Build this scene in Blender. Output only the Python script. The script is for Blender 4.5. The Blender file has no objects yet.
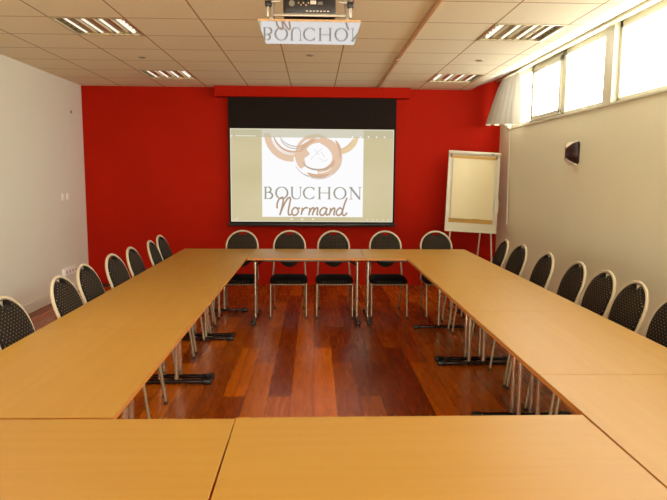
import bpy, bmesh, math, random
from mathutils import Vector, Matrix
random.seed(7)
sc = bpy.context.scene
C = sc.collection
PI = math.pi

# ------------------------------------------------------------------ dimensions (metres; camera stands at x=0, y=0)
CAM_H = 1.585
CEIL = 2.835
YF = 8.77            # red wall
YN = -5.0            # wall behind the camera
XL, XR = -3.28, 2.69
GX, GY = -2.722, 5.0437     # ceiling grid origin
TW, TL = 0.805, 1.242        # table width / length
TH = 0.74

# ------------------------------------------------------------------ colour + materials
def lin(c):
    c /= 255.0
    return c / 12.92 if c <= 0.04045 else ((c + 0.055) / 1.055) ** 2.4
def rgb(r, g, b): return (lin(r), lin(g), lin(b), 1.0)

class NT:
    def __init__(s, name):
        s.m = bpy.data.materials.new(name); s.m.use_nodes = True
        s.t = s.m.node_tree; s.n = s.t.nodes; s.l = s.t.links
        s.b = s.n['Principled BSDF']
    def node(s, typ, **kw):
        n = s.n.new(typ)
        for k, v in kw.items():
            if k.startswith('i_'):
                n.inputs[int(k[2:]) if k[2:].isdigit() else k[2:].replace('_', ' ')].default_value = v
            else: setattr(n, k, v)
        return n
    def link(s, a, b): s.l.new(a, b)
    def math(s, op, a, b=None, c=None):
        n = s.n.new('ShaderNodeMath'); n.operation = op
        for i, v in enumerate((a, b, c)):
            if v is None: continue
            if hasattr(v, 'links'): s.l.new(v, n.inputs[i])
            else: n.inputs[i].default_value = v
        return n.outputs[0]
    def mix(s, fac, a, b):
        n = s.n.new('ShaderNodeMix'); n.data_type = 'RGBA'
        for i, v in ((0, fac), (6, a), (7, b)):
            if hasattr(v, 'links'): s.l.new(v, n.inputs[i])
            else: n.inputs[i].default_value = v
        return n.outputs[2]
    def coords(s, scale=(1, 1, 1), rot=(0, 0, 0), kind='Object'):
        tc = s.n.new('ShaderNodeTexCoord'); mp = s.n.new('ShaderNodeMapping')
        mp.inputs['Scale'].default_value = scale; mp.inputs['Rotation'].default_value = rot
        s.l.new(tc.outputs[kind], mp.inputs[0]); return mp.outputs[0]
    def noise(s, vec, scale, detail=3, rough=.5):
        n = s.n.new('ShaderNodeTexNoise'); n.inputs['Scale'].default_value = scale
        n.inputs['Detail'].default_value = detail; n.inputs['Roughness'].default_value = rough
        s.l.new(vec, n.inputs['Vector']); return n.outputs[0]
    def bump(s, h, strength, dist=.002):
        n = s.n.new('ShaderNodeBump'); n.inputs['Strength'].default_value = strength; n.inputs['Distance'].default_value = dist
        s.l.new(h, n.inputs['Height']); s.l.new(n.outputs[0], s.b.inputs['Normal'])

def plain(name, col, rough=.5, metal=0.0, var=.06, vs=8.0, spec=.5, bump=0):
    """solid colour broken by a little noise"""
    t = NT(name); t.b.inputs['Roughness'].default_value = rough; t.b.inputs['Metallic'].default_value = metal
    t.b.inputs['Specular IOR Level'].default_value = spec
    v = t.coords(); f = t.noise(v, vs)
    d = tuple(c * (1 - var) for c in col[:3]) + (1,); e = tuple(min(1, c * (1 + var)) for c in col[:3]) + (1,)
    t.link(t.mix(f, d, e), t.b.inputs['Base Color'])
    if bump: t.bump(t.noise(v, vs * 30), bump)
    return t.m
def glow(name, col, strength=1.0, base=None):
    t = NT(name); t.b.inputs['Base Color'].default_value = base or (.02, .02, .02, 1); t.b.inputs['Roughness'].default_value = .8
    t.b.inputs['Specular IOR Level'].default_value = 0.1
    t.b.inputs['Emission Color'].default_value = col; t.b.inputs['Emission Strength'].default_value = strength * (.683 if name.startswith('projected') else 1)
    return t.m

M = {}
M['wall_cream'] = plain('painted_plaster_cream', rgb(230, 230, 213), .85, var=.03, vs=1.5, spec=.2, bump=.06)
M['wall_beige'] = plain('painted_plaster_beige', rgb(230, 228, 202), .85, var=.03, vs=1.5, spec=.2, bump=.06)
M['wall_red'] = plain('painted_plaster_red', rgb(168, 25, 3), .62, var=.18, vs=.9, spec=.06, bump=.08)
M['white_paint'] = plain('white_paint', rgb(226, 222, 205), .5, var=.03)
M['window_white'] = plain('window_frame_white', rgb(206, 202, 180), .45, var=.02)
M['soffit'] = plain('soffit_white', rgb(222, 218, 204), .7, var=.02)
M['steel'] = plain('champagne_steel', rgb(168, 150, 122), .42, .75, var=.05)
M['chrome'] = plain('chrome', rgb(214, 200, 176), .18, .9, var=.05)
M['cream_metal'] = plain('cream_lacquered_metal', rgb(196, 184, 156), .35, 0.0, var=.04)
M['foot'] = plain('dark_foot_lacquer', rgb(44, 30, 26), .18, .6, var=.1)
M['black_plastic'] = plain('black_plastic', rgb(22, 18, 17), .4, var=.15)
M['black_cloth'] = plain('black_screen_border', rgb(27, 16, 10), .8, var=.15, vs=3, spec=.2)
M['tan_card'] = plain('tan_cardboard', rgb(190, 150, 78), .8, var=.06)
M['paper'] = plain('paper', rgb(222, 210, 170), .9, var=.02)
M['board_white'] = plain('flipchart_white', rgb(208, 202, 180), .4, var=.02)
M['dark_shade'] = plain('dark_maroon_lacquer', rgb(46, 24, 24), .35, var=.1)
M['pale_shade'] = plain('pale_shade', rgb(215, 205, 190), .5, var=.03)
M['trunking'] = plain('trunking_beige', rgb(196, 158, 108), .5, var=.04)
M['rail'] = plain('aluminium_rail', rgb(196, 186, 152), .4, .2, var=.04)
M['bright_white'] = plain('bright_white_plastic', rgb(250, 248, 240), .4, var=.01)
M['silver'] = plain('brushed_silver', rgb(176, 168, 152), .35, .6, var=.05)
M['grey_pale'] = plain('pale_grey_plastic', rgb(158, 144, 120), .5, var=.05)
M['grey'] = plain('grey_plastic', rgb(120, 110, 95), .5, var=.08)
M['housing'] = plain('luminaire_housing', rgb(150, 132, 96), .4, 0.3, var=.05)
M['louver'] = plain('luminaire_louver', rgb(190, 176, 140), .3, 0.6, var=.05)
M['tube'] = glow('fluorescent_tube', (1, .96, .86, 1), .6, base=(.8, .8, .75, 1))

def mk_curtain():
    t = NT('sheer_curtain'); v = t.coords(); f = t.noise(v, 40)
    t.link(t.mix(f, rgb(178, 172, 154), rgb(198, 192, 175)), t.b.inputs['Base Color'])
    t.b.inputs['Roughness'].default_value = .9
    tr = t.node('ShaderNodeBsdfTranslucent'); tr.inputs[0].default_value = rgb(235, 230, 215)
    mx = t.node('ShaderNodeMixShader'); mx.inputs[0].default_value = .05
    t.link(t.b.outputs[0], mx.inputs[1]); t.link(tr.outputs[0], mx.inputs[2])
    t.link(mx.outputs[0], t.n['Material Output'].inputs[0]); return t.m
M['curtain'] = mk_curtain()

def mk_glass():
    t = NT('window_glass')
    tr = t.node('ShaderNodeBsdfTransparent'); tr.inputs[0].default_value = (.97, .98, .98, 1)
    gl = t.node('ShaderNodeBsdfGlossy'); gl.inputs['Roughness'].default_value = .02
    mx = t.node('ShaderNodeMixShader'); mx.inputs[0].default_value = .05
    t.link(tr.outputs[0], mx.inputs[1]); t.link(gl.outputs[0], mx.inputs[2])
    t.link(mx.outputs[0], t.n['Material Output'].inputs[0]); t.n.remove(t.b); return t.m
M['glass'] = mk_glass()

def mk_beech(name, c0, c1, c2, rough):
    t = NT(name)
    v = t.coords((1.2, 22, 22)); v2 = t.coords((.6, 3.0, 3.0)); v3 = t.coords((5, 160, 160))
    info = t.node('ShaderNodeObjectInfo')
    ad = t.node('ShaderNodeVectorMath', operation='ADD'); sc_ = t.math('MULTIPLY', info.outputs['Random'], 37.0)
    cb = t.node('ShaderNodeCombineXYZ'); t.link(sc_, cb.inputs[0]); t.link(sc_, cb.inputs[1])
    t.link(v, ad.inputs[0]); t.link(cb.outputs[0], ad.inputs[1])
    a = t.noise(ad.outputs[0], 1.0, 4, .55); b = t.noise(v2, 1.3, 2); c = t.noise(v3, 1.0, 2)
    k = t.mix(a, c0, c1); k = t.mix(t.math('MULTIPLY', b, .35), k, c2)
    f = t.math('MULTIPLY', t.math('GREATER_THAN', c, .64), .1)
    k = t.mix(f, k, tuple(x * .6 for x in c0[:3]) + (1,))
    t.link(k, t.b.inputs['Base Color']); t.b.inputs['Roughness'].default_value = rough
    t.b.inputs['Specular IOR Level'].default_value = .35
    return t.m
M['beech'] = mk_beech('beech_laminate', rgb(172, 128, 50), rgb(188, 145, 66), rgb(162, 116, 42), .42)
M['beech_edge'] = mk_beech('beech_edge_band', rgb(192, 126, 56), rgb(204, 138, 66), rgb(182, 116, 48), .45)

def mk_floor():
    t = NT('merbau_planks')
    v = t.coords((1, 1, 1), (0, 0, PI / 2))
    br = t.node('ShaderNodeTexBrick'); br.offset = .37; br.offset_frequency = 2
    br.inputs['Color1'].default_value = (0, 0, 0, 1); br.inputs['Color2'].default_value = (1, 1, 1, 1)
    br.inputs['Mortar'].default_value = (0, 0, 0, 1); br.inputs['Scale'].default_value = 1
    br.inputs['Mortar Size'].default_value = .0015; br.inputs['Brick Width'].default_value = 1.25; br.inputs['Row Height'].default_value = .165
    br.inputs['Bias'].default_value = -.1
    t.link(v, br.inputs[0])
    g = t.noise(t.coords((30, 1.6, 1)), 1.0, 5, .6); g2 = t.noise(t.coords((5, .7, 1)), 1.0, 3)
    k = t.mix(br.outputs[0], rgb(120, 44, 2), rgb(232, 118, 10))
    k = t.mix(t.math('MULTIPLY', g, .6), k, rgb(84, 30, 3))
    k = t.mix(t.math('MULTIPLY', g2, .35), k, rgb(156, 66, 10))
    k = t.mix(t.math('MULTIPLY', br.outputs[1], .7), k, rgb(40, 14, 6))
    t.link(k, t.b.inputs['Base Color'])
    r = t.math('MULTIPLY_ADD', g, .14, .2); t.link(r, t.b.inputs['Roughness'])
    t.b.inputs['Specular IOR Level'].default_value = .3
    t.bump(br.outputs[1], -.25, .001)
    return t.m
M['floor'] = mk_floor()

def mk_ceiling():
    t = NT('mineral_ceiling_tiles')
    tc = t.node('ShaderNodeTexCoord'); sp = t.node('ShaderNodeSeparateXYZ'); t.link(tc.outputs['Object'], sp.inputs[0])
    def line(o, g, w):
        f = t.math('FRACT', t.math('ADD', t.math('DIVIDE', t.math('SUBTRACT', o, g), .6), 100.5))
        return t.math('LESS_THAN', t.math('ABSOLUTE', t.math('SUBTRACT', f, .5)), w)
    ln = t.math('MAXIMUM', line(sp.outputs[0], GX, .0115), line(sp.outputs[1], GY, .0115))
    v = t.coords(); n1 = t.noise(v, 130, 2); n2 = t.noise(v, 1.1, 2)
    k = t.mix(n2, rgb(230, 222, 192), rgb(236, 229, 200))
    k = t.mix(t.math('MULTIPLY', t.math('GREATER_THAN', n1, .62), .12), k, rgb(150, 120, 90))
    # tone per tile
    cb = t.node('ShaderNodeCombineXYZ')
    t.link(t.math('FLOOR', t.math('DIVIDE', t.math('SUBTRACT', sp.outputs[0], GX), .6)), cb.inputs[0])
    t.link(t.math('FLOOR', t.math('DIVIDE', t.math('SUBTRACT', sp.outputs[1], GY), .6)), cb.inputs[1])
    wn = t.node('ShaderNodeTexWhiteNoise'); t.link(cb.outputs[0], wn.inputs[0])
    k = t.mix(t.math('MULTIPLY', wn.outputs[0], .10), k, rgb(214, 190, 150))
    k = t.mix(t.math('MULTIPLY', ln, .8), k, rgb(150, 104, 62))
    t.link(k, t.b.inputs['Base Color']); t.b.inputs['Roughness'].default_value = .9
    t.b.inputs['Specular IOR Level'].default_value = .1
    return t.m
M['ceiling'] = mk_ceiling()

def mk_dots(name, uv, base, dk):
    t = NT(name)
    tc = t.node('ShaderNodeTexCoord'); sp = t.node('ShaderNodeSeparateXYZ'); t.link(tc.outputs['Object'], sp.inputs[0])
    a, b = sp.outputs[uv[0]], sp.outputs[uv[1]]
    S = .0225
    def cell(o): return t.math('SUBTRACT', t.math('FRACT', t.math('ADD', t.math('DIVIDE', o, S), 50.0)), .5)
    p = cell(t.math('MULTIPLY', t.math('ADD', a, b), .7071)); q = cell(t.math('MULTIPLY', t.math('SUBTRACT', a, b), .7071))
    d = t.math('SQRT', t.math('ADD', t.math('MULTIPLY', p, p), t.math('MULTIPLY', q, q)))
    dot = t.math('LESS_THAN', d, .14)
    n = t.noise(t.coords(), 220, 2)
    k = t.mix(n, tuple(x * .7 for x in base[:3]) + (1,), tuple(x * 1.3 for x in base[:3]) + (1,))
    k = t.mix(t.math('MULTIPLY', dot, dk), k, rgb(176, 146, 104))
    t.link(k, t.b.inputs['Base Color']); t.b.inputs['Roughness'].default_value = .9
    t.b.inputs['Specular IOR Level'].default_value = .15
    return t.m
M['fabric_back'] = mk_dots('charcoal_dotted_fabric', (0, 2), rgb(34, 30, 26), .55)
M['fabric_seat'] = mk_dots('charcoal_dotted_seat_fabric', (0, 1), rgb(13, 10, 10), .2)

def mk_mirror():
    t = NT('polished_white_panel')
    v = t.coords(); f = t.noise(v, 3, 2)
    t.link(t.mix(f, (.64, .60, .57, 1), (.70, .66, .62, 1)), t.b.inputs['Base Color'])
    t.b.inputs['Metallic'].default_value = 1.0; t.b.inputs['Roughness'].default_value = .025
    return t.m
M['mirror'] = mk_mirror()

# ------------------------------------------------------------------ mesh helpers
def new_bm(): return bmesh.new()
def box(bm, x0, x1, y0, y1, z0, z1, bev=0.0, seg=2):
    vs = [bm.verts.new(p) for p in ((x0, y0, z0), (x1, y0, z0), (x1, y1, z0), (x0, y1, z0), (x0, y0, z1), (x1, y0, z1), (x1, y1, z1), (x0, y1, z1))]
    fs = [bm.faces.new([vs[i] for i in f]) for f in ((0, 3, 2, 1), (4, 5, 6, 7), (0, 1, 5, 4), (1, 2, 6, 5), (2, 3, 7, 6), (3, 0, 4, 7))]
    if bev > 0:
        es = list({e for f in fs for e in f.edges})
        bmesh.ops.bevel(bm, geom=es, offset=bev, segments=seg, affect='EDGES', profile=.5)
def quad(bm, pts):
    bm.faces.new([bm.verts.new(p) for p in pts])
def tube(bm, path, rad, n=10, closed=False, cap=True, flat=1.0):
    """round tube along a 3-D polyline; rad: one radius or one per point"""
    P = [Vector(p) for p in path]; k = len(P)
    R = rad if isinstance(rad, (list, tuple)) else [rad] * k
    rings = []; up = None
    for i in range(k):
        a = P[(i - 1) % k] if (closed or i > 0) else P[i]
        b = P[(i + 1) % k] if (closed or i < k - 1) else P[i]
        t = (b - a).normalized()
        if up is None:
            up = Vector((0, 0, 1)) if abs(t.z) < .9 else Vector((0, 1, 0))
        up = (up - t * up.dot(t)).normalized(); s = t.cross(up)
        rings.append([bm.verts.new(P[i] + (up * math.cos(2 * PI * j / n) + s * math.sin(2 * PI * j / n) * flat) * R[i]) for j in range(n)])
    for i in range(k if closed else k - 1):
        A, B = rings[i], rings[(i + 1) % k]
        for j in range(n):
            bm.faces.new((A[j], A[(j + 1) % n], B[(j + 1) % n], B[j]))
    if cap and not closed:
        bm.faces.new(rings[0][::-1]); bm.faces.new(rings[-1])
def lathe(bm, prof, n=24, c=(0, 0, 0), axis='z'):
    rings = []
    for r, h in prof:
        ring = []
        for j in range(n):
            a = 2 * PI * j / n
            p = (r * math.cos(a), r * math.sin(a), h)
            if axis == 'y': p = (p[0], p[2], p[1])
            if axis == 'x': p = (p[2], p[0], p[1])
            ring.append(bm.verts.new((p[0] + c[0], p[1] + c[1], p[2] + c[2])))
        rings.append(ring)
    for A, B in zip(rings, rings[1:]):
        for j in range(n): bm.faces.new((A[j], A[(j + 1) % n], B[(j + 1) % n], B[j]))
    bm.faces.new(rings[0][::-1]); bm.faces.new(rings[-1])
def obj(name, bm, mat, parent=None, smooth=True):
    bmesh.ops.recalc_face_normals(bm, faces=bm.faces)
    me = bpy.data.meshes.new(name); bm.to_mesh(me); bm.free()
    me.materials.append(mat)
    if smooth:
        for p in me.polygons: p.use_smooth = True
        try: me.set_sharp_from_angle(angle=math.radians(38))
        except Exception: pass
    o = bpy.data.objects.new(name, me); C.objects.link(o)
    if parent: o.parent = parent
    return o
def tag(o, label, cat, group=None):
    o['label'] = label; o['category'] = cat
    if group: o['group'] = group
    return o
def thing(name, label, cat, loc=(0, 0, 0), rz=0.0, group=None):
    o = bpy.data.objects.new(name, None); C.objects.link(o); o.empty_display_size = .1
    o.location = loc; o.rotation_euler = (0, 0, rz)
    return tag(o, label, cat, group)
def struct(name, bm, mat, parent=None, label=None):
    o = obj(name, bm, mat, parent, smooth=False)
    if parent is None: o['kind'] = 'structure'
    if label: o['label'] = label
    return o
def dup(root, loc, rz, label):
    r = root.copy(); C.objects.link(r); r.location = loc; r.rotation_euler = (0, 0, rz); r['label'] = label
    for ch in root.children:
        c = ch.copy(); C.objects.link(c); c.parent = r
        for g in ch.children:
            d = g.copy(); C.objects.link(d); d.parent = c
    return r

# ------------------------------------------------------------------ room shell
b = new_bm(); box(b, XL, XR, YN, YF, -.1, 0); struct('floor', b, M['floor'], label='dark red wooden plank floor')
b = new_bm(); box(b, XL - .12, XL, YN, YF, -.1, CEIL + .3); struct('wall_left', b, M['wall_cream'], label='cream painted left wall')
b = new_bm(); box(b, XL - .12, XR + .25, YF, YF + .12, -.1, CEIL + .5); struct('wall_far', b, M['wall_red'], label='deep red painted far wall')
b = new_bm(); box(b, XL - .12, XR + .25, YN - .12, YN, -.1, CEIL + .5); struct('wall_near', b, M['wall_cream'], label='cream wall behind the viewpoint')
WZ0, WZ1 = 2.25, 2.985        # window strip
WY0, WY1 = -1.6, 8.42
b = new_bm()
box(b, XR, XR + .22, YN, YF, -.1, WZ0)
box(b, XR, XR + .22, WY1, YF, WZ0, WZ1)
box(b, XR, XR + .22, YN, WY0, WZ0, WZ1)
box(b, XR, XR + .22, YN, YF, WZ1, CEIL + .3)
struct('wall_right', b, M['wall_beige'], label='beige painted right wall under a strip of high windows')

# ceiling tiles, leaving open the cells of the luminaires and the added fill lamps
LCELLS = [(1, 0), (1, 4), (7, 0), (7, 4), (1, -4), (7, -4), (4, -7)]
XC = 2.205                     # where the flat tiles stop and the sloped soffit begins
b = new_bm()
xs = [XL] + [GX + .6 * i for i in range(0, 9)] + [XC]
ys = sorted([YN, YF] + [GY + .6 * j for j in range(-16, 7)])
vg = {(i, j): b.verts.new((x, y, CEIL)) for i, x in enumerate(xs) for j, y in enumerate(ys)}
for i in range(len(xs) - 1):
    for j in range(len(ys) - 1):
        ci = round((xs[i] - GX) / .6) if i > 0 else -1
        cj = round((ys[j] - GY) / .6)
        if i > 0 and (ci, cj) in LCELLS and j > 0: continue
        b.faces.new((vg[i, j], vg[i, j + 1], vg[i + 1, j + 1], vg[i + 1, j]))
struct('ceiling', b, M['ceiling'], label='suspended ceiling of square beige tiles')
b = new_bm(); box(b, XL - .12, XR + .25, YN, YF, CEIL + .3, CEIL + .4); struct('ceiling_slab', b, M['white_paint'])
# sloped soffit rising to the window head
b = new_bm()
quad(b, [(XC, YN, CEIL), (XC, YF, CEIL), (XC + .055, YF, CEIL + .012), (XC + .055, YN, CEIL + .012)])
quad(b, [(XC + .055, YN, CEIL + .012), (XC + .055, YF, CEIL + .012), (XC + .06, YF, CEIL + .03), (XC + .06, YN, CEIL + .03)])
quad(b, [(XC + .06, YN, CEIL + .03), (XC + .06, YF, CEIL + .03), (XR, YF, WZ1 + .02), (XR, YN, WZ1 + .02)])
struct('trim_1', b, M['soffit'], label='white sloped soffit between ceiling tiles and windows')
b = new_bm(); box(b, XL, XL + .015, YN, YF, 0, .115, .004); struct('baseboard_left', b, M['white_paint'], label='white baseboard along the left wall')
b = new_bm(); box(b, XR - .015, XR, YN, YF, 0, .115, .004); struct('baseboard_right', b, M['wall_beige'])
b = new_bm(); box(b, XR - .02, XR + .16, WY0, WY1, WZ0 - .004, WZ0 + .022, .004); struct('trim_2', b, M['window_white'], label='cream sill line under the windows')

# windows
def window(n, y0, y1, sash=False, fr=.045):
    z0, z1 = WZ0 + .02, WZ1
    xa, xb = XR + .05, XR + .11
    b = new_bm()
    box(b, xa, xb, y0, y1, z0, z0 + fr, .004); box(b, xa, xb, y0, y1, z1 - fr - .02, z1, .004)
    box(b, xa, xb, y0, y0 + fr, z0, z1, .004); box(b, xa, xb, y1 - fr, y1, z0, z1, .004)
    w = struct('window_%d' % n, b, M['window_white'])
    i = fr
    if sash:
        b = new_bm(); s = .05; xa2, xb2 = xa - .025, xb - .02
        for q in ((y0 + i - .015, y1 - i + .015, z0 + i - .015, z0 + i + s - .015), (y0 + i - .015, y1 - i + .015, z1 - i - s - .015, z1 - i - .005),
                  (y0 + i - .015, y0 + i + s - .02, z0 + i, z1 - i), (y1 - i - s + .02, y1 - i + .015, z0 + i, z1 - i)):
            box(b, xa2, xb2, q[0], q[1], q[2], q[3], .004)
        obj('sash', b, M['window_white'], w, False)
        b = new_bm(); box(b, xa2 - .03, xa2, (y0 + y1) / 2 - .06, (y0 + y1) / 2 + .06, z1 - i - s - .03, z1 - i - s - .005, .004)
        obj('latch', b, M['window_white'], w, False)
        i += .03
    b = new_bm(); box(b, xa + .02, xa + .026, y0 + i - .01, y1 - i + .01, z0 + i - .01, z1 - i - .01)
    obj('pane', b, M['glass'], w, False)
    return w
window(1, 7.66, WY1)
window(2, 6.70, 7.64, True)
window(3, 5.68, 6.69)
window(4, 3.70, 5.50)
window(5, 1.9, 3.66)
window(6, 0.1, 1.86)
window(7, WY0, 0.06)
b = new_bm(); box(b, XR + .0, XR + .12, 5.505, 5.675, WZ0 + .02, WZ1, .006); struct('trim_3', b, M['window_white'], label='wide cream post between two window panes')

# ------------------------------------------------------------------ curtain, rail and cord
r = obj('curtain_rail', (lambda b: (box(b, 2.585, 2.645, -1.5, 8.70, WZ1 - .045, WZ1 - .012, .004), box(b, 2.60, 2.63, -1.5, 8.70, WZ1 - .012, WZ1 + .012, .002), b)[-1])(new_bm()), M['rail'])
tag(r, 'long narrow curtain rail above the high windows', 'curtain rail')
b = new_bm()
nu, nv = 90, 14; grid = {}
for i in range(nu + 1):
    u = i / nu
    for j in range(nv + 1):
        v = j / nv                                   # 0 top .. 1 bottom
        y_top = 7.80 + .72 * u; y_bot = 7.72 + .96 * u
        e = v ** .8
        y = y_top * (1 - e) + y_bot * e
        x = 2.612 - (.03 + .12 * u) * e
        ph = u * 2 * PI * 6.5 + .9 * math.sin(5 * u + 1.0)
        amp = .014 + .034 * v ** .7
        x += amp * math.sin(ph); y += .55 * amp * math.cos(ph + .5)
        z = WZ1 - .055 - v * (.66 + .018 * math.sin(ph * .5 + 1) - .075 * u)
        grid[i, j] = b.verts.new((min(x, 2.668), min(y, 8.72), z))
for i in range(nu):
    for j in range(nv): b.faces.new((grid[i, j], grid[i + 1, j], grid[i + 1, j + 1], grid[i, j + 1]))
cu = thing('curtain', 'short off-white gathered curtain pushed to the corner of the windows', 'curtain', (0, 0, 0))
obj('cloth', b, M['curtain'], cu)
for k in range(8):
    b = new_bm(); tube(b, [(2.615, 7.84 + k * .09, WZ1 - .057), (2.615, 7.84 + k * .09, WZ1 - .043)], .006, 6); obj('hook', b, M['rail'], cu)
b = new_bm(); tube(b, [(2.655, 8.24, WZ1 - .06), (2.662, 8.24, 2.30), (2.664, 8.235, 1.9), (2.666, 8.23, 1.4), (2.668, 8.225, .95)], [.0045, .0045, .0045, .005, .009], 6)
obj('pull_cord', b, M['white_paint'], cu)['label'] = 'thin white pull cord hanging down the right wall'

# ------------------------------------------------------------------ recessed ceiling lights
def make_light(label):
    t = thing('ceiling_light', label, 'ceiling light', (0, 0, CEIL), 0, 'recessed louvred ceiling lights')
    h = .3
    b = new_bm()
    for q in ((-h, -h + .02, -h, h), (h - .02, h, -h, h), (-h, h, -h, -h + .02), (-h, h, h - .02, h)): box(b, q[0], q[1], q[2], q[3], -.006, .01)
    obj('frame', b, M['louver'], t, False)
    b = new_bm()
    z = .085
    quad(b, [(-h, -h, z), (h, -h, z), (h, h, z), (-h, h, z)])
    for (x0, y0, x1, y1) in ((-h, -h, h, -h), (h, -h, h, h), (h, h, -h, h), (-h, h, -h, -h)):
        quad(b, [(x0, y0, 0), (x1, y1, 0), (x1, y1, z), (x0, y0, z)])
    obj('housing', b, M['housing'], t, False)
    for k in range(4):
        x = -.21 + .14 * k
        b = new_bm(); tube(b, [(x, -.27, .03), (x, .27, .03)], .021, 10); obj('tube', b, M['tube'], t)
    b = new_bm()
    for k in range(3):
        x = -.14 + .14 * k; box(b, x - .03, x + .03, -.28, .28, .012, .016)
        box(b, x - .032, x - .028, -.28, .28, .0, .05); box(b, x + .028, x + .032, -.28, .28, .0, .05)
    for k in range(6):
        y = -.235 + .094 * k; box(b, -.28, .28, y - .0015, y + .0015, .018, .045)
    obj('louver', b, M['louver'], t, False)
    return t
def cell(c): return (GX + .6 * c[0] + .3, GY + .6 * c[1] + .3, CEIL)
lt = make_light('square louvred ceiling light above the left table row, the larger one nearer the viewer')
lt.location = cell((1, 0))
dup(lt, cell((1, 4)), 0, 'small-looking louvred ceiling light at left, close to the red wall')
dup(lt, cell((7, 0)), 0, 'square louvred ceiling light beside the second window, nearer the viewer')
dup(lt, cell((7, 4)), 0, 'louvred ceiling light above the flip chart, close to the red wall')

for (x, y, lab) in ((-1.835, 6.66, 'small dark ceiling fitting between the two lights on the left'),
                    (-.048, 6.43, 'small dark ceiling fitting in front of the screen, above it'),
                    (1.768, 6.575, 'small dark ceiling fitting between the two lights on the right')):
    t = thing('ceiling_spot', lab, 'ceiling fitting', (x, y, CEIL), 0, 'small dark ceiling fittings')
    b = new_bm(); lathe(b, [(.042, 0), (.042, -.004), (.036, -.008), (.027, -.008), (.027, -.003)], 20); obj('ring', b, M['grey_pale'], t)
    b = new_bm(); lathe(b, [(.026, -.002), (.018, -.006), (.006, -.008)], 16); obj('lens', b, M['black_plastic'], t)
# cable trunking on the ceiling
t = thing('cable_trunking', 'beige cable trunking running along the ceiling to the red wall', 'cable trunking', (GX + 3.6, 0, CEIL))
b = new_bm(); box(b, -.019, .019, -1.5, YF - .162, -.0175, -.0005, .003); obj('channel', b, M['trunking'], t)
b = new_bm(); box(b, -.026, .026, 6.50, 6.58, -.026, -.0005, .006); obj('joint', b, M['trunking'], t)

# ------------------------------------------------------------------ projection screen
b = new_bm(); box(b, -1.395, 1.352, YF - .16, YF, 2.69, CEIL, .004)
tag(obj('screen_pelmet', b, M['wall_red'], None, False), 'red painted boxed pelmet above the projection screen', 'pelmet')
YS = YF - .09
scr = thing('projection_screen', 'large pull-down projection screen with black border on red wall', 'projection screen', (0, YS, 0))
b = new_bm(); box(b, -1.217, 1.163, 0, .006, .90, 2.689); obj('black_border', b, M['black_cloth'], scr, False)
b = new_bm(); box(b, -1.235, 1.18, -.014, .016, .872, .915, .005); obj('bottom_bar', b, M['black_plastic'], scr)
G = {
 'backdrop': glow('projected_beige', rgb(186, 175, 136), 1.0),
 'edge': glow('projected_edge', rgb(222, 215, 190), 1.0),
 'bar': glow('projected_toolbar', rgb(196, 190, 160), 1.0),
 'white': glow('projected_white', rgb(250, 250, 252), 1.0),
 'tan': glow('projected_tan', rgb(228, 196, 168), 1.0),
 'tan2': glow('projected_tan_dark', rgb(214, 176, 146), 1.0),
 'tan3': glow('projected_tan_pale', rgb(232, 205, 160), 1.0),
 'line': glow('projected_grey_brown', rgb(186, 168, 148), 1.0),
 'grey': glow('projected_grey_letters', rgb(158, 156, 140), 1.0),
 'brown': glow('projected_brown_letters', rgb(176, 148, 122), 1.0),
 'icon': glow('projected_icon', rgb(240, 236, 218), 1.0),
}
def mk_backdrop():
    t = NT('projected_beige_wash'); v = t.coords((.6, 1, 1.2)); f = t.noise(v, 1.4, 2)
    t.b.inputs['Base Color'].default_value = (.02, .02, .02, 1); t.b.inputs['Specular IOR Level'].default_value = .05
    t.link(t.mix(f, rgb(190, 177, 134), rgb(220, 208, 170)), t.b.inputs['Emission Color']); t.b.inputs['Emission Strength'].default_value = .683
    return t.m
G['backdrop'] = mk_backdrop()
def flat(bm, x0, x1, z0, z1, y): quad(bm, [(x0, y, z0), (x1, y, z0), (x1, y, z1), (x0, y, z1)])
b = new_bm(); flat(b, -1.192, 1.137, .937, 2.257, -.002); pic = obj('projected_image', b, G['backdrop'], scr, False)
b = new_bm()
flat(b, -1.192, 1.137, 2.243, 2.257, -.003); flat(b, -1.192, -1.178, .937, 2.257, -.003); flat(b, 1.125, 1.137, .937, 2.257, -.003); flat(b, -1.192, 1.137, .937, .95, -.003)
obj('picture_edge', b, G['edge'], pic, False)
b = new_bm(); flat(b, -.745, .702, 1.008, 2.243, -.0035); obj('white_page', b, G['white'], pic, False)

# drawing on the page: coordinates (u, v) of a 667 x 500 sketch grid over the page
def S(u, v): return (-.745 + (255 + u / 5.558 - 262) * .01432, 1.008 + (217 - (130 + v / 5.556)) * .0141)
def ribbon(bm, pts, w, y, closed=False):
    """flat stroke through sketch points, w = width (one or per point) in sketch units"""
    P = [Vector(S(*p)) for p in pts]; n = len(P)
    W = [q * .00256 for q in (w if isinstance(w, (list, tuple)) else [w] * n)]
    L = []; R = []
    for i in range(n):
        a = P[(i - 1) % n] if (closed or i) else P[i]; c = P[(i + 1) % n] if (closed or i < n - 1) else P[i]
        d = (c - a).normalized(); nn = Vector((-d.y, d.x)) * W[i] * .5
        p, q = P[i] + nn, P[i] - nn
        L.append(bm.verts.new((p.x, y, p.y))); R.append(bm.verts.new((q.x, y, q.y)))
    for i in range(n if closed else n - 1):
        j = (i + 1) % n; bm.faces.new((L[i], L[j], R[j], R[i]))
def arc(cx, cy, rx, ry, a0, a1, n=40, wob=0, seed=0):
    rr = random.Random(seed); ph = rr.random() * 6
    out = []
    for i in range(n + 1):
        a = math.radians(a0 + (a1 - a0) * i / n)
        k = 1 + wob * math.sin(3 * a + ph)
        out.append((cx + rx * k * math.cos(a), cy + ry * k * math.sin(a)))
    return out
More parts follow.
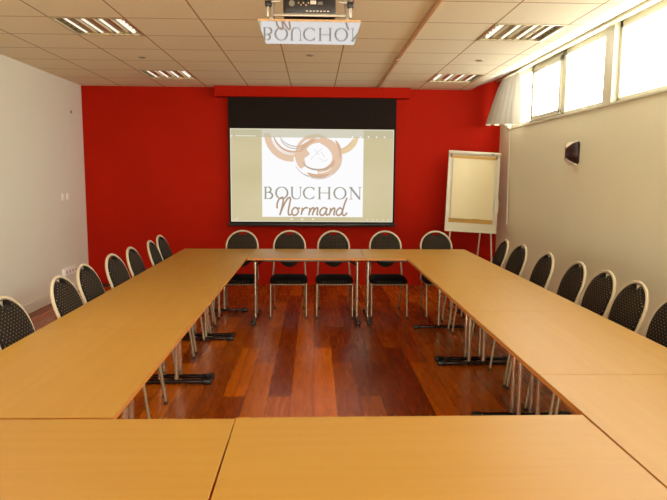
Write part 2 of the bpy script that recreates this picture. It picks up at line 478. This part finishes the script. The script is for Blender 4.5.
def taper(n, w, lo=.15, pw=.6): return [w * (lo + (1 - lo) * math.sin(PI * min(1, max(0, i / n))) ** pw) for i in range(n + 1)]
def clipv(pts, vmin=14): return [(u, max(v, vmin)) for u, v in pts]
# left sweep, right sweep, centre ring (pale, mid and dark brush marks)
def stroke(name, mat, pts, w, y):
    b = new_bm(); ribbon(b, pts, w, y); obj(name, b, G[mat], pic, False)
for k, (pts, w) in enumerate(((arc(205, 0, 138, 150, 174, 50, 40), taper(40, 46, .7)),
               (arc(350, 140, 104, 96, 140, 290, 50, .02, 3), taper(50, 56, .6)),
               (arc(354, 146, 100, 92, 275, 455, 60, .02, 1), taper(60, 56, .6)))):
    stroke('tan_ring', 'tan', pts, w, -.0041 - .0001 * k)
for pts, w in ((arc(212, 0, 112, 118, 165, 62, 36), taper(36, 12, .4)),
               (arc(345, 148, 96, 96, 200, 262, 24), taper(24, 26, .3)),
               (arc(350, 140, 92, 88, 15, 70, 24), taper(24, 22, .3)),
               (arc(358, 146, 118, 108, 62, 125, 24), taper(24, 22, .2)),
               (arc(350, 128, 122, 118, 320, 372, 24), taper(24, 16, .1))):
    stroke('dark_ring_stroke', 'tan2', pts, w, -.0045)
stroke('yellow_ring_stroke', 'tan3', arc(448, -6, 122, 126, 18, 86, 30), taper(30, 32, .5), -.00405)
stroke('yellow_ring_stroke', 'tan2', arc(446, -6, 108, 112, 25, 80, 30), taper(30, 6, .3), -.0045)
for pts, w in ((arc(230, 0, 100, 88, 165, 62, 30), taper(30, 5, .3)), (arc(222, 0, 94, 100, 150, 70, 30), taper(30, 5, .3)),
               (arc(325, 160, 108, 98, 170, 60, 50, .02, 5), 3), (arc(332, 150, 118, 104, 175, 95, 50, .02, 8), 3),
               (arc(345, 156, 82, 62, 165, 30, 40, .03, 2), taper(40, 10, .1)), (arc(355, 142, 128, 126, 20, 110, 40, .01, 7), 3),
               ([(330, 100), (352, 135), (368, 118), (386, 150)], 1.8), ([(310, 160), (345, 120), (372, 96)], 1.5), ([(352, 150), (380, 170), (404, 158)], 1.5)):
    stroke('fine_ring_line', 'line', pts, w, -.0047)
for pts, w in ((arc(345, 140, 112, 98, 218, 250, 16), taper(16, 9, .1)), (arc(350, 140, 108, 100, 262, 276, 12), taper(12, 7, .1)),
               (arc(352, 142, 98, 92, 40, 100, 30), taper(30, 6, .1)), (arc(340, 148, 122, 110, 150, 182, 16), taper(16, 12, .2)), (arc(208, 0, 124, 134, 160, 85, 16), taper(16, 5, .2))):
    stroke('white_brush_gap', 'white', pts, w, -.0048)
# toolbar strip lies over the top of the page
t2 = NT('projected_toolbar_translucent')
tr = t2.node('ShaderNodeBsdfTransparent'); em = t2.node('ShaderNodeEmission'); em.inputs[0].default_value = rgb(196, 190, 160); em.inputs[1].default_value = .683
mx = t2.node('ShaderNodeMixShader'); mx.inputs[0].default_value = .72
t2.link(tr.outputs[0], mx.inputs[1]); t2.link(em.outputs[0], mx.inputs[2]); t2.link(mx.outputs[0], t2.n['Material Output'].inputs[0])
b = new_bm(); flat(b, -1.178, 1.125, 2.135, 2.243, -.0052); obj('toolbar', b, t2.m, pic, False)
def pix(px, py): return (-.745 + (px - 262) * .01432, 1.008 + (217 - py) * .0141)
def mark(px, py, w, h):
    x, z = pix(px, py); b = new_bm(); flat(b, x - w * .00716, x + w * .00716, z - h * .007, z + h * .007, -.0056); obj('toolbar_icon', b, G['icon'], pic, False)
mark(232.5, 136, 1.4, 1.4); mark(246, 135.8, 20, .7)
for px in (352, 360, 368, 376, 384): mark(px, 136, 1.7, 1.5)
for px in (291.5, 302, 313): mark(px, 219.3, 2.4, 1.4)
mark(236, 219.5, 3, .6)
for px in (368, 373, 378, 384, 389): mark(px, 219.5, 1.6, .7)
# BOUCHON in roman capitals
b = new_bm(); T, B_ = 314, 382
def vstem(u, w=9.5, t=T, bt=B_, serif=True):
    ribbon(b, [(u, t), (u, bt)], w, -.005)
    if serif:
        for v in (t + 1.2, bt - 1.2): ribbon(b, [(u - 9, v), (u + 9, v)], 3.6, -.005)
def thin(p, w=4.2): ribbon(b, p, w, -.005)
vstem(58)                                                                    # B
ribbon(b, [(58, T + 1.5)] + [(72 + 16 * math.cos(a), 330 + 14.5 * math.sin(a)) for a in [math.radians(-90 + 15 * i) for i in range(13)]] + [(58, 345)], [3] + taper(12, 10, .4) + [3], -.005)
ribbon(b, [(58, 345.5)] + [(76 + 20 * math.cos(a), 363 + 17.5 * math.sin(a)) for a in [math.radians(-90 + 15 * i) for i in range(13)]] + [(58, B_ - 1.5)], [3] + taper(12, 10.5, .4) + [3], -.005)
def bigO(c):
    n = 48; pts = arc(c, 348, 32, 33, 0, 360 - 360 / n, n - 1)
    ribbon(b, pts, [4.2 + 6 * abs(math.cos(2 * PI * i / n)) ** 1.2 for i in range(n)], -.005, True)
bigO(148)
ribbon(b, [(205, T), (205, 358), (208, 370), (216, 379), (229, 382), (242, 379), (249, 370), (252, 358), (252, T)], [9.5, 9.5, 9, 7, 5, 4.2, 4.2, 4.2, 4.2], -.005)   # U
for u in (205, 252): ribbon(b, [(u - 9, T + 1.2), (u + 9, T + 1.2)], 3.6, -.005)
ribbon(b, arc(303, 348, 33, 33, -42, -318, 44), [4.2 + 6 * abs(math.cos(math.radians(-42 - 276 * i / 44))) ** 1.2 for i in range(45)], -.005)  # C
thin([(327.5, 316), (328.5, 334)], 2.8); thin([(329, 362), (327.5, 370)], 2.5)
vstem(358); vstem(412); thin([(358, 347), (412, 347)])                        # H
bigO(472)
vstem(534, 4.4); vstem(583, 4.4, serif=False); ribbon(b, [(574, T + 1.2), (592, T + 1.2)], 3.6, -.005)                                         # N
ribbon(b, [(530, T), (584, B_)], 10.5, -.005); ribbon(b, [(522, T + 1.2), (536, T + 1.2)], 3.6, -.005)
obj('roman_lettering', b, G['grey'], pic, False)
# Normand in brush script
def smooth(pts, k=5):
    out = []
    for i in range(len(pts) - 1):
        p0, p1, p2, p3 = pts[max(i - 1, 0)], pts[i], pts[i + 1], pts[min(i + 2, len(pts) - 1)]
        for j in range(k):
            t = j / k
            out.append(tuple(.5 * ((2 * p1[q]) + (-p0[q] + p2[q]) * t + (2 * p0[q] - 5 * p1[q] + 4 * p2[q] - p3[q]) * t * t + (-p0[q] + 3 * p1[q] - 3 * p2[q] + p3[q]) * t ** 3) for q in (0, 1)))
    out.append(pts[-1]); return out
b = new_bm(); SW = 9.5
for st in ([(122, 436), (122, 412), (130, 388), (146, 374), (157, 378), (154, 405), (146, 440), (136, 474)],
           [(138, 470), (152, 432), (172, 392), (188, 374), (196, 380), (190, 418), (184, 452), (188, 472), (202, 468)],
           [(236, 436), (222, 430), (208, 442), (204, 460), (214, 474), (230, 470), (240, 452), (236, 436), (250, 434)],
           [(258, 432), (262, 440), (256, 472)], [(258, 456), (272, 436), (286, 430), (292, 436)],
           [(304, 432), (304, 446), (298, 474)], [(300, 462), (314, 436), (326, 432), (326, 446), (318, 474)], [(320, 462), (336, 436), (348, 432), (348, 446), (344, 466), (352, 472)],
           [(398, 436), (382, 430), (366, 442), (360, 460), (370, 474), (386, 466), (400, 436)], [(402, 432), (394, 460), (400, 472), (408, 466)],
           [(420, 432), (420, 446), (412, 474)], [(415, 462), (430, 438), (442, 432), (443, 446), (438, 466), (446, 472)],
           [(486, 440), (472, 431), (458, 444), (452, 460), (462, 474), (478, 466), (490, 440)], [(512, 374), (500, 404), (488, 448), (488, 468), (498, 474), (514, 458)]):
    ribbon(b, smooth(st), SW, -.0053)
obj('script_lettering', b, G['brown'], pic, False)

# ------------------------------------------------------------------ projector on its ceiling lift
PX, PY0, PY1, PZ = -.03, 3.52, 4.10, 2.452
lift = thing('projector_lift', 'silver ceiling lift with glossy white bottom panel mirroring the screen', 'projector lift', (PX, (PY0 + PY1) / 2, 0))
h = .29
b = new_bm(); box(b, -h, h, -h, h, PZ + .001, PZ + .013, .001); obj('panel', b, M['trunking'], lift, False)
b = new_bm(); box(b, -h, h, -h, h, PZ, PZ + .001); obj('glossy_underside', b, M['mirror'], lift, False)
for s in (-1, 1):
    b = new_bm()
    box(b, s * .215 - .012, s * .215 + .012, -.27, .27, PZ + .013, PZ + .033, .003)
    tube(b, [(s * .215, -.25, PZ + .03), (s * .20, -.24, PZ + .20), (s * .215, .20, CEIL - .02)], .010, 8)
    tube(b, [(s * .235, .2, PZ + .03), (s * .235, -.22, CEIL - .02)], .010, 8)
    box(b, s * .235 - .006, s * .235 + .006, -.27, -.25, PZ + .03, PZ + .16, .002)
    obj('lift_arm', b, M['silver'], lift)
    b = new_bm(); box(b, s * .232 - .018, s * .232 + .018, -.285, -.245, PZ + .085, PZ + .115, .004); obj('joint', b, M['black_plastic'], lift)
for y in (-.272, .26):
    b = new_bm(); box(b, -.205, .205, y - .007, y + .007, PZ + .032, PZ + .048, .003); obj('cross_bar', b, M['silver'], lift)
for s_ in (-1, 1):
    b = new_bm(); box(b, min(s_ * .215, s_ * .165), max(s_ * .215, s_ * .165), -.279, -.265, PZ + .106, PZ + .118, .002); obj('bracket', b, M['silver'], lift)
b = new_bm(); box(b, -.28, .28, -.24, .24, CEIL - .03, CEIL - .001, .004); obj('ceiling_plate', b, M['silver'], lift)
pj = thing('projector', 'dark brown-black projector sitting on the ceiling lift', 'projector', (PX, PY0 + .27, PZ + .015))
b = new_bm(); box(b, -.15, .15, -.22, .20, .025, .155, .012, 3); obj('body', b, M['dark_shade'], pj)
for sx in (-.12, .12):
    for sy in (-.17, .15):
        b = new_bm(); lathe(b, [(.014, 0), (.014, .02), (.01, .028)], 12, (sx, sy, 0)); obj('foot', b, M['black_plastic'], pj)
b = new_bm(); box(b, -.14, .14, -.224, -.219, .04, .145, .002); rp = obj('rear_panel', b, M['black_plastic'], pj)
b = new_bm(); box(b, .005, .038, -.228, -.222, .092, .112, .001); obj('video_port', b, M['pale_shade'], rp)
b = new_bm(); box(b, .048, .075, -.228, -.222, .09, .106, .001); obj('data_port', b, M['grey'], rp)
b = new_bm()
for k in range(5): lathe(b, [(.005, 0), (.005, -.006)], 10, (-.062 + .014 * k, -.223, .098 - .012 * (k % 2)), 'y')
obj('audio_sockets', b, M['chrome'], rp)
b = new_bm(); lathe(b, [(.017, 0), (.017, -.006), (.012, -.007)], 16, (-.10, -.222, .095), 'y'); obj('power_socket', b, M['grey'], rp)
b = new_bm()
for k in range(7): box(b, -.02 + k * .02, -.008 + k * .02, -.226, -.222, .052, .057)
obj('panel_markings', b, M['pale_shade'], rp)
b = new_bm(); lathe(b, [(.045, 0), (.045, .03), (.036, .034), (.03, .02)], 24, (.06, .19, .085), 'y'); obj('lens', b, M['black_plastic'], pj)

# ------------------------------------------------------------------ flip chart
fc = thing('flip_chart', 'white flip chart easel with cream paper pad in the corner of red wall', 'flip chart', (2.125, 8.27, 0), math.radians(-3))
fc.rotation_euler.y = math.radians(3.0); fc.scale = (.96, 1, .985)
lean = math.atan2(.16, 1.13)
piv = bpy.data.objects.new('board_dummy', None)
def leanpt(x, d, z):      # point on the leaning board plane: d in front of it
    zz = z - .86
    return (x, -d * math.cos(lean) + zz * math.sin(lean), .86 + zz * math.cos(lean) - d * math.sin(lean) * 0)
def lbox(bm, x0, x1, d0, d1, z0, z1):
    vs = [bm.verts.new(leanpt(*p)) for p in ((x0, d1, z0), (x1, d1, z0), (x1, d0, z0), (x0, d0, z0), (x0, d1, z1), (x1, d1, z1), (x1, d0, z1), (x0, d0, z1))]
    for f in ((0, 3, 2, 1), (4, 5, 6, 7), (0, 1, 5, 4), (1, 2, 6, 5), (2, 3, 7, 6), (3, 0, 4, 7)): bm.faces.new([vs[i] for i in f])
b = new_bm(); lbox(b, -.355, .355, 0, .018, .855, 1.98); obj('board', b, M['board_white'], fc, False)
for q in (-.372, .335):
    b = new_bm(); lbox(b, q, q + .037, -.004, .028, .86, 1.985); obj('side_rail', b, M['board_white'], fc, False)
b = new_bm(); tube(b, [leanpt(-.375, .03, 1.965), leanpt(.375, .03, 1.965)], .026, 14); obj('clamp_bar', b, M['board_white'], fc)
for q in ((-.345, -.325, .02, .06, 1.90, 1.945), (.235, .275, .05, .062, 1.955, 1.97), (.31, .33, .02, .06, 1.90, 1.945)):
    b = new_bm(); lbox(b, *q); obj('clamp_fitting', b, M['grey'], fc, False)
for q in ((-.325, .31, .02, .034, 1.885, 1.925), (-.325, .31, .02, .024, .975, 1.04)):
    b = new_bm(); lbox(b, *q); obj('pad_backing', b, M['tan_card'], fc, False)
b = new_bm(); n = 10
P0 = [leanpt(-.305 + .6 * i / n, .030 + .004 * math.sin(i * 1.1), 1.885 + .006 * math.sin(i * 2.1)) for i in range(n + 1)]
P1 = [leanpt(-.305 + .6 * i / n, .034 + .012 * math.sin(i * .6 + 1), 1.035) for i in range(n + 1)]
va = [b.verts.new(p) for p in P0]; vb = [b.verts.new(p) for p in P1]
for i in range(n): b.faces.new((va[i], va[i + 1], vb[i + 1], vb[i]))
obj('paper_pad', b, M['paper'], fc)
b = new_bm(); lbox(b, -.37, .37, .0, .05, .850, .868)
obj('pen_tray', b, M['board_white'], fc, False)
b = new_bm(); lbox(b, .315, .375, .03, .06, 1.15, 1.33); obj('pen_holder', b, M['board_white'], fc, False)
for p in (((-.28, .01, .9), (-.36, -.16, .0)), ((.30, .01, .9), (.36, -.16, 0)), ((.16, .05, 1.0), (.20, .30, 0))):
    b = new_bm(); q0, q1 = Vector(p[0]), Vector(p[1])
    tube(b, [q0, q0.lerp(q1, .5), q0.lerp(q1, .985)], .011, 10)
    lg = obj('leg', b, M['pale_shade'], fc)
    b = new_bm(); tube(b, [q0.lerp(q1, .975), q1], .014, 10); obj('rubber_foot', b, M['black_plastic'], lg)
bpy.data.objects.remove(piv)

# ------------------------------------------------------------------ wall lamp on the right wall
wl = thing('wall_lamp', 'dark flared wall lamp with pale ends on the beige right wall', 'wall lamp', (XR, 6.17, 1.845))
def lamp_skin(r, grow, n=20):
    b = new_bm(); lo = []; hi = []
    for i in range(n + 1):
        a = PI * i / n; k = abs(math.cos(a)) ** 1.6
        hz = .045 + .068 * k + grow
        p = (-.010 - r * 1.15 * math.sin(a), -r * math.cos(a))
        lo.append(b.verts.new((p[0], p[1], -hz))); hi.append(b.verts.new((p[0], p[1], hz)))
    return b, lo, hi
b, lo, hi = lamp_skin(.088, 0)
for i in range(len(lo) - 1): b.faces.new((lo[i], lo[i + 1], hi[i + 1], hi[i]))
o = obj('shade', b, M['dark_shade'], wl)
m_ = o.modifiers.new('Solidify', 'SOLIDIFY'); m_.thickness = .004
for s_ in (-1, 1):
    b, lo, hi = lamp_skin(.082, .012)
    ed = hi if s_ > 0 else lo
    mid = [b.verts.new((v.co.x, v.co.y, 0)) for v in ed]
    for i in range(len(ed) - 1): b.faces.new((ed[i], ed[i + 1], mid[i + 1], mid[i]))
    c = b.verts.new((-.012, 0, s_ * .07))
    for i in range(len(ed) - 1): b.faces.new((ed[i], ed[i + 1], c))
    for v in [v for v in b.verts if not v.link_faces]: b.verts.remove(v)
    obj('diffuser', b, M['pale_shade'], wl)
b = new_bm(); box(b, -.010, 0, -.085, .085, -.10, .10, .003); obj('back_plate', b, M['dark_shade'], wl)

# ------------------------------------------------------------------ left wall fittings
for y, lab in ((7.975, 'white wall switch plate on left wall, the one farther from the red wall'), (8.13, 'white wall switch plate on left wall, the one nearer the red wall')):
    t = thing('wall_switch', lab, 'wall switch', (XL, y, 1.30), 0, 'switch plates on the left wall')
    b = new_bm(); box(b, 0, .009, -.042, .042, -.045, .045, .003); obj('plate', b, M['bright_white'], t)
    b = new_bm(); box(b, .009, .013, -.02, .02, -.028, .028, .002); obj('rocker', b, M['bright_white'], t)
t = thing('power_socket', 'low white twin power socket box on the left wall behind the chairs', 'power socket', (XL, 8.06, .315))
b = new_bm(); box(b, 0, .035, -.22, .22, -.05, .05, .005); obj('socket_box', b, M['bright_white'], t)
for k in (-.15, -.05, .05, .15):
    b = new_bm(); box(b, .035, .039, k - .04, k + .04, -.036, .036, .002); f = obj('socket_face', b, M['bright_white'], t)
    b = new_bm(); lathe(b, [(.019, .0395), (.019, .0405)], 16, (0, k, 0), 'x'); obj('socket_well', b, M['grey_pale'], f)
b = new_bm(); lathe(b, [(.022, 0), (.022, .008), (.012, .014)], 14, (XL, 8.37, 2.43), 'x')
tag(obj('wall_stud', b, M['grey_pale']), 'tiny grey fixing high on the left wall near the red wall', 'wall fixing')
b = new_bm()
cable = [(-3.20 + .0, 8.70, .012)] + [(-3.06 + .09 * math.cos(a) - .02 * k_, 8.62 + .06 * math.sin(a), .012 + .006 * k_) for k_ in range(4) for a in [2 * PI * i / 14 + k_ for i in range(14)]] + [(-2.9, 8.66, .012)]
tube(b, cable, .010, 8)
tag(obj('power_cable', b, M['black_plastic']), 'small coil of black cable on floor at the foot of red wall', 'cable')

# ------------------------------------------------------------------ tables
def make_table(label):
    t = thing('folding_table', label, 'table', (0, 0, 0), 0, 'beech conference tables set in a rectangle')
    L, W = TL / 2, TW / 2
    b = new_bm(); box(b, -L, L, -W, W, TH - .004, TH, .0008, 1); box(b, -L + .003, L - .003, -W + .003, W - .003, TH - .024, TH - .004); top = obj('tabletop', b, M['beech'], t)
    b = new_bm()
    for q in ((-L, L, -W, -W + .0035), (-L, L, W - .0035, W), (-L, -L + .0035, -W, W), (L - .0035, L, -W, W)): box(b, *q, TH - .023, TH - .0042)
    obj('edge_band', b, M['beech_edge'], top, False)
    b = new_bm()
    for s in (-1, 1): box(b, -L + .16, L - .16, s * .28 - .015, s * .28 + .015, TH - .054, TH - .024, .003)
    obj('under_rail', b, M['black_plastic'], t, False)
    for s in (-1, 1):
        x = s * (L - .058)
        b = new_bm(); box(b, x - .018, x + .018, -.30, .30, TH - .056, TH - .024, .004); fr = obj('leg_frame', b, M['black_plastic'], t)
        for q in (-1, 1):
            b = new_bm(); tube(b, [(x, q * .062, .04), (x, q * .062, TH - .05)], .016, 12); obj('pole', b, M['chrome'], fr)
            b = new_bm(); box(b, x - .022, x + .022, q * .062 - .024, q * .062 + .024, TH - .085, TH - .03, .005); obj('hinge_block', b, M['black_plastic'], fr)
            b = new_bm(); box(b, x - .024, x + .024, min(q * .26, q * .33), max(q * .26, q * .33), 0, .042, .010, 3); obj('end_cap', b, M['black_plastic'], fr)
            b = new_bm(); tube(b, [(x, q * .062, .60), (x - s * .15, q * .062, TH - .035)], .006, 8); obj('brace', b, M['black_plastic'], fr)
        b = new_bm(); box(b, x - .019, x + .019, -.27, .27, .008, .037, .010, 3); obj('foot_bar', b, M['foot'], fr)
    return t
R = math.radians
yF = 7.035                                        # far edge of the far row
xL0, xR1 = -1.512, 1.784                           # outer edges
g = .004
pitch = TL + g
cols = []
for k, lab in enumerate(('beech table in the left row, farthest one beside the red wall end',
                         'beech table in the left row, second from the far end',
                         'beech table in the left row, third from the far end',
                         'beech table in the left row, nearest one touching the front row')):
    cols.append((xL0 + TW / 2, yF - .003 - pitch * k - TL / 2, PI / 2, lab))
for k, lab in enumerate(('beech table in the right row, farthest one nearest the flip chart',
                         'beech table in the right row, second from the far end',
                         'beech table in the right row, third from the far end',
                         'beech table in the right row, nearest one at the bottom right corner')):
    cols.append((xR1 - TW / 2, yF - TW - g - pitch * k - TL / 2, PI / 2, lab))
cols.append((xL0 + TW + g + TL / 2, yF - TW / 2, 0, 'beech table of the far row, in front of the screen left half'))
cols.append((xL0 + TW + g + pitch + TL / 2, yF - TW / 2, 0, 'beech table of the far row, at the far right corner'))
yfr = yF - .003 - 4 * pitch - TW / 2 - g
cols.append((xR1 - TW - .007 - TL / 2, yfr + .002, R(.35), 'beech table across the front, right of the seam at bottom centre'))
cols.append((xR1 - TW - .010 - pitch - TL / 2, yfr - .008, R(-.35), 'beech table across the front, at the bottom left corner'))
t0 = make_table(cols[0][3])
t0.location = (cols[0][0], cols[0][1], 0); t0.rotation_euler.z = cols[0][2]
for x, y, rz, lab in cols[1:]: dup(t0, (x, y, 0), rz, lab)

# ------------------------------------------------------------------ chairs
ZT = .945                   # top of the back frame
def backy(z):               # depth of the back plane (front feet at 0)
    return .405 + .178 * max(0, (z - .44)) / (ZT - .44)
TOPY = backy(ZT)
def make_chair(label):
    t = thing('conference_chair', label, 'chair', (0, 0, 0), 0)
    # seat cushion
    b = new_bm(); n = 40; rings = []
    for (k, z) in ((.90, .386), (1.0, .391), (1.02, .410), (1.0, .428), (.92, .439), (.55, .445)):
        ring = []
        for i in range(n):
            a = 2 * PI * i / n; c, s = math.cos(a), math.sin(a); e = .32
            x = .211 * math.copysign(abs(c) ** e, c) * k; y = .20 + .215 * math.copysign(abs(s) ** e, s) * k
            x *= 1 - .08 * max(0, (y - .2) / .215)
            ring.append(b.verts.new((x, y, z)))
        rings.append(ring)
    for A, B in zip(rings, rings[1:]):
        for i in range(n): b.faces.new((A[i], A[(i + 1) % n], B[(i + 1) % n], B[i]))
    b.faces.new(rings[0][::-1]); b.faces.new(rings[-1])
    obj('seat', b, M['fabric_seat'], t)
    b = new_bm()
    tube(b, [(-.197, .01, .378), (.197, .01, .378)], .010, 8); tube(b, [(-.185, .40, .378), (.185, .40, .378)], .010, 8)
    for s in (-1, 1): tube(b, [(s * .197, .01, .378), (s * .19, .40, .378)], .010, 8)
    obj('seat_frame', b, M['steel'], t)
    # oval back: pad outline
    zc, hw, up, dn = .752, .176, .172, .236
    def outl(a):            # a measured from +x, counter-clockwise
        c, s = math.cos(a), math.sin(a)
        x = hw * c; z = zc + (up if s > 0 else dn) * s
        if s < 0: x *= 1 - .10 * s * s
        if abs(x) < .048 and s > 0: z = min(z, zc + up - .036 * min(1, (.048 - abs(x)) / .007))
        return x, z
    n = 160; b = new_bm()
    def pt(x, z, off): return (x, backy(z) + off, z)
    A0 = [outl(2 * PI * i / n) for i in range(n)]
    rings = []
    for k, off in ((.55, .021), (.85, .020), (.955, .016), (1, .006), (1, -.006), (.955, -.018), (.85, -.024), (.55, -.027)):
        rings.append([b.verts.new(pt(x * k, zc + (z - zc) * k, off)) for x, z in A0])
    for A, B in zip(rings, rings[1:]):
        for i in range(n): b.faces.new((A[i], A[(i + 1) % n], B[(i + 1) % n], B[i]))
    for R_, off in ((rings[0], .021), (rings[-1], -.028)):
        c = b.verts.new(pt(0, zc, off))
        for i in range(n): b.faces.new((R_[i], R_[(i + 1) % n], c))
    pad = obj('backrest', b, M['fabric_back'], t)
    b = new_bm(); tube(b, [pt(-.047 + .094 * i / 8, .921 - .004 * (abs(i - 4) / 4.0) ** 2, 0) for i in range(9)], .004, 6)
    obj('grip_rim', b, M['black_plastic'], pad)
    # frame: posts sweeping into the arch
    b = new_bm()
    path = [(.196, .372), (.189, .48), (.182, .58), (.183, .66)] + [(.187 * math.cos(a), .752 + .180 * math.sin(a)) for a in [PI * i / 28 for i in range(29)]] + [(-.183, .66), (-.182, .58), (-.189, .48), (-.196, .372)]
    rr = [.010, .010, .010, .011] + [.0108] * 29 + [.011, .010, .010, .010]
    tube(b, [pt(x, z, 0) for x, z in path], rr, 10)
    obj('back_frame', b, M['cream_metal'], t)
    for s in (-1, 1):
        for p0, p1, p2 in (((s * .200, .008, .386), (s * .2005, -.018, .20), (s * .201, -.042, .012)), ((s * .190, .392, .385), (s * .180, .42, .22), (s * .172, .465, .012))):
            b = new_bm(); tube(b, [p0, p1, p2], .0105, 10); lg = obj('leg', b, M['steel'], t)
            b = new_bm(); tube(b, [(p2[0], p2[1], .022), (p2[0], p2[1], 0)], .0135, 10); obj('rubber_foot', b, M['black_plastic'], lg)
    return t
_first = []
def place_chair(tx, ty, rz, label, group):
    # tx, ty: where the top of the back stands
    loc = (tx + TOPY * math.sin(rz), ty - TOPY * math.cos(rz), 0)
    if not _first:
        o = make_chair(label); o.location = loc; o.rotation_euler.z = rz; _first.append(o)
    else: o = dup(_first[0], loc, rz, label)
    o['group'] = group
    return o
R = math.radians
for x, rz, lab in ((-.86, 0, 'dotted oval-back chair against red wall, below the left edge of screen, first from left'),
                   (-.295, 1, 'dotted oval-back chair at the far row, second from left, under the screen'),
                   (.235, 0, 'dotted oval-back chair at the far row, middle of the five facing us'),
                   (.862, -1, 'dotted oval-back chair at the far row, under the right edge of screen'),
                   (1.477, 0, 'dotted oval-back chair at the far row, just left of the flip chart')):
    place_chair(x, 7.25, R(rz), lab, 'chairs along the far row under the screen')
for y, tw, x, lab in ((3.19, 0, -1.672, 'oval-back chair at the left row, cut by the left picture edge'),
                      (3.871, 0, -1.655, 'oval-back chair at the left row, second from the viewer, against the cream wall'),
                      (4.405, 0, -1.70, 'oval-back chair at the left row, third from the viewer, beside the wall corner'),
                      (4.979, 4, -1.684, 'oval-back chair at the left row, fourth from the viewer, first fully against red'),
                      (5.478, 0, -1.68, 'oval-back chair at the left row, third from the red wall end'),
                      (6.04, -3, -1.655, 'oval-back chair at the left row, second from the red wall end'),
                      (6.60, 2, -1.70, 'oval-back chair at the left row, smallest and farthest')):
    place_chair(x, y, PI / 2 - R(tw), lab, 'chairs along the left row')
for y, tw, x, lab in ((6.245, -3, 2.035, 'oval-back chair at the right row, farthest, beside the flip chart legs'),
                      (5.80, 4, 2.053, 'oval-back chair at the right row, second from the flip chart'),
                      (5.14, 0, 2.06, 'oval-back chair at the right row, third from the flip chart'),
                      (4.58, -1, 2.085, 'oval-back chair at the right row, middle one of seven'),
                      (4.145, 0, 2.09, 'oval-back chair at the right row, third from the viewer'),
                      (3.705, -1, 2.074, 'oval-back chair at the right row, second from the viewer, largest fully seen'),
                      (3.22, 0, 2.06, 'oval-back chair at the right row, cut by the right picture edge')):
    place_chair(x, y, -PI / 2 + R(tw), lab, 'chairs along the right row')

# ------------------------------------------------------------------ light
w = bpy.data.worlds.new('sky'); sc.world = w; w.use_nodes = True
bg = w.node_tree.nodes['Background']; bg.inputs[0].default_value = (1.0, .98, .93, 1); bg.inputs[1].default_value = 10.0
def area(name, loc, rot, sx, sy, power, col, portal=False, spread=None):
    l = bpy.data.lights.new(name, 'AREA'); l.shape = 'RECTANGLE'; l.size = sx; l.size_y = sy; l.energy = power; l.color = col
    if portal: l.cycles.is_portal = True
    if spread: l.spread = spread
    o = bpy.data.objects.new(name, l); C.objects.link(o); o.location = loc; o.rotation_euler = rot; return o
for y0, y1 in ((5.6, 8.4), (2.0, 5.55), (-1.6, 2.0)):
    area('daylight_portal', (XR + .2, (y0 + y1) / 2, (WZ0 + WZ1) / 2), (0, PI / 2, 0), WZ1 - WZ0, y1 - y0, 1, (1, 1, 1), True)
for c, p in (((1, -4), 14), ((7, -4), 2), ((4, -7), 4)):
    x, y, z = cell(c); area('ceiling_fill_lamp', (x, y, z - .01), (0, 0, 0), .56, .56, p, (1, .90, .74))  # unseen lamps added under the ceiling as warm fill, no luminaire built there

area('rear_fill_light', (-.2, YN + .05, 1.3), (PI / 2 + R(16), 0, 0), 5.4, 2.2, 420, (1, .96, .84))  # fill light added behind the camera to brighten the walls, no window there

# ------------------------------------------------------------------ camera
cam = bpy.data.cameras.new('camera'); co = bpy.data.objects.new('camera', cam); C.objects.link(co)
cam.sensor_width = 36; cam.lens = 600.96 / 667 * 36; cam.clip_start = .05
co.location = (0, 0, CAM_H)
co.rotation_mode = 'QUATERNION'
co.rotation_quaternion = (Matrix.Rotation(-.0327, 3, 'Z') @ Matrix.Rotation(PI / 2 - .1211, 3, 'X') @ Matrix.Rotation(.0070, 3, 'Z')).to_quaternion()
sc.camera = co
sc.view_settings.view_transform = 'Standard'; sc.view_settings.look = 'None'; sc.view_settings.exposure = 0.55
sc.cycles.use_denoising = True
sc.cycles.max_bounces = 10; sc.cycles.diffuse_bounces = 6; sc.cycles.sample_clamp_indirect = 8
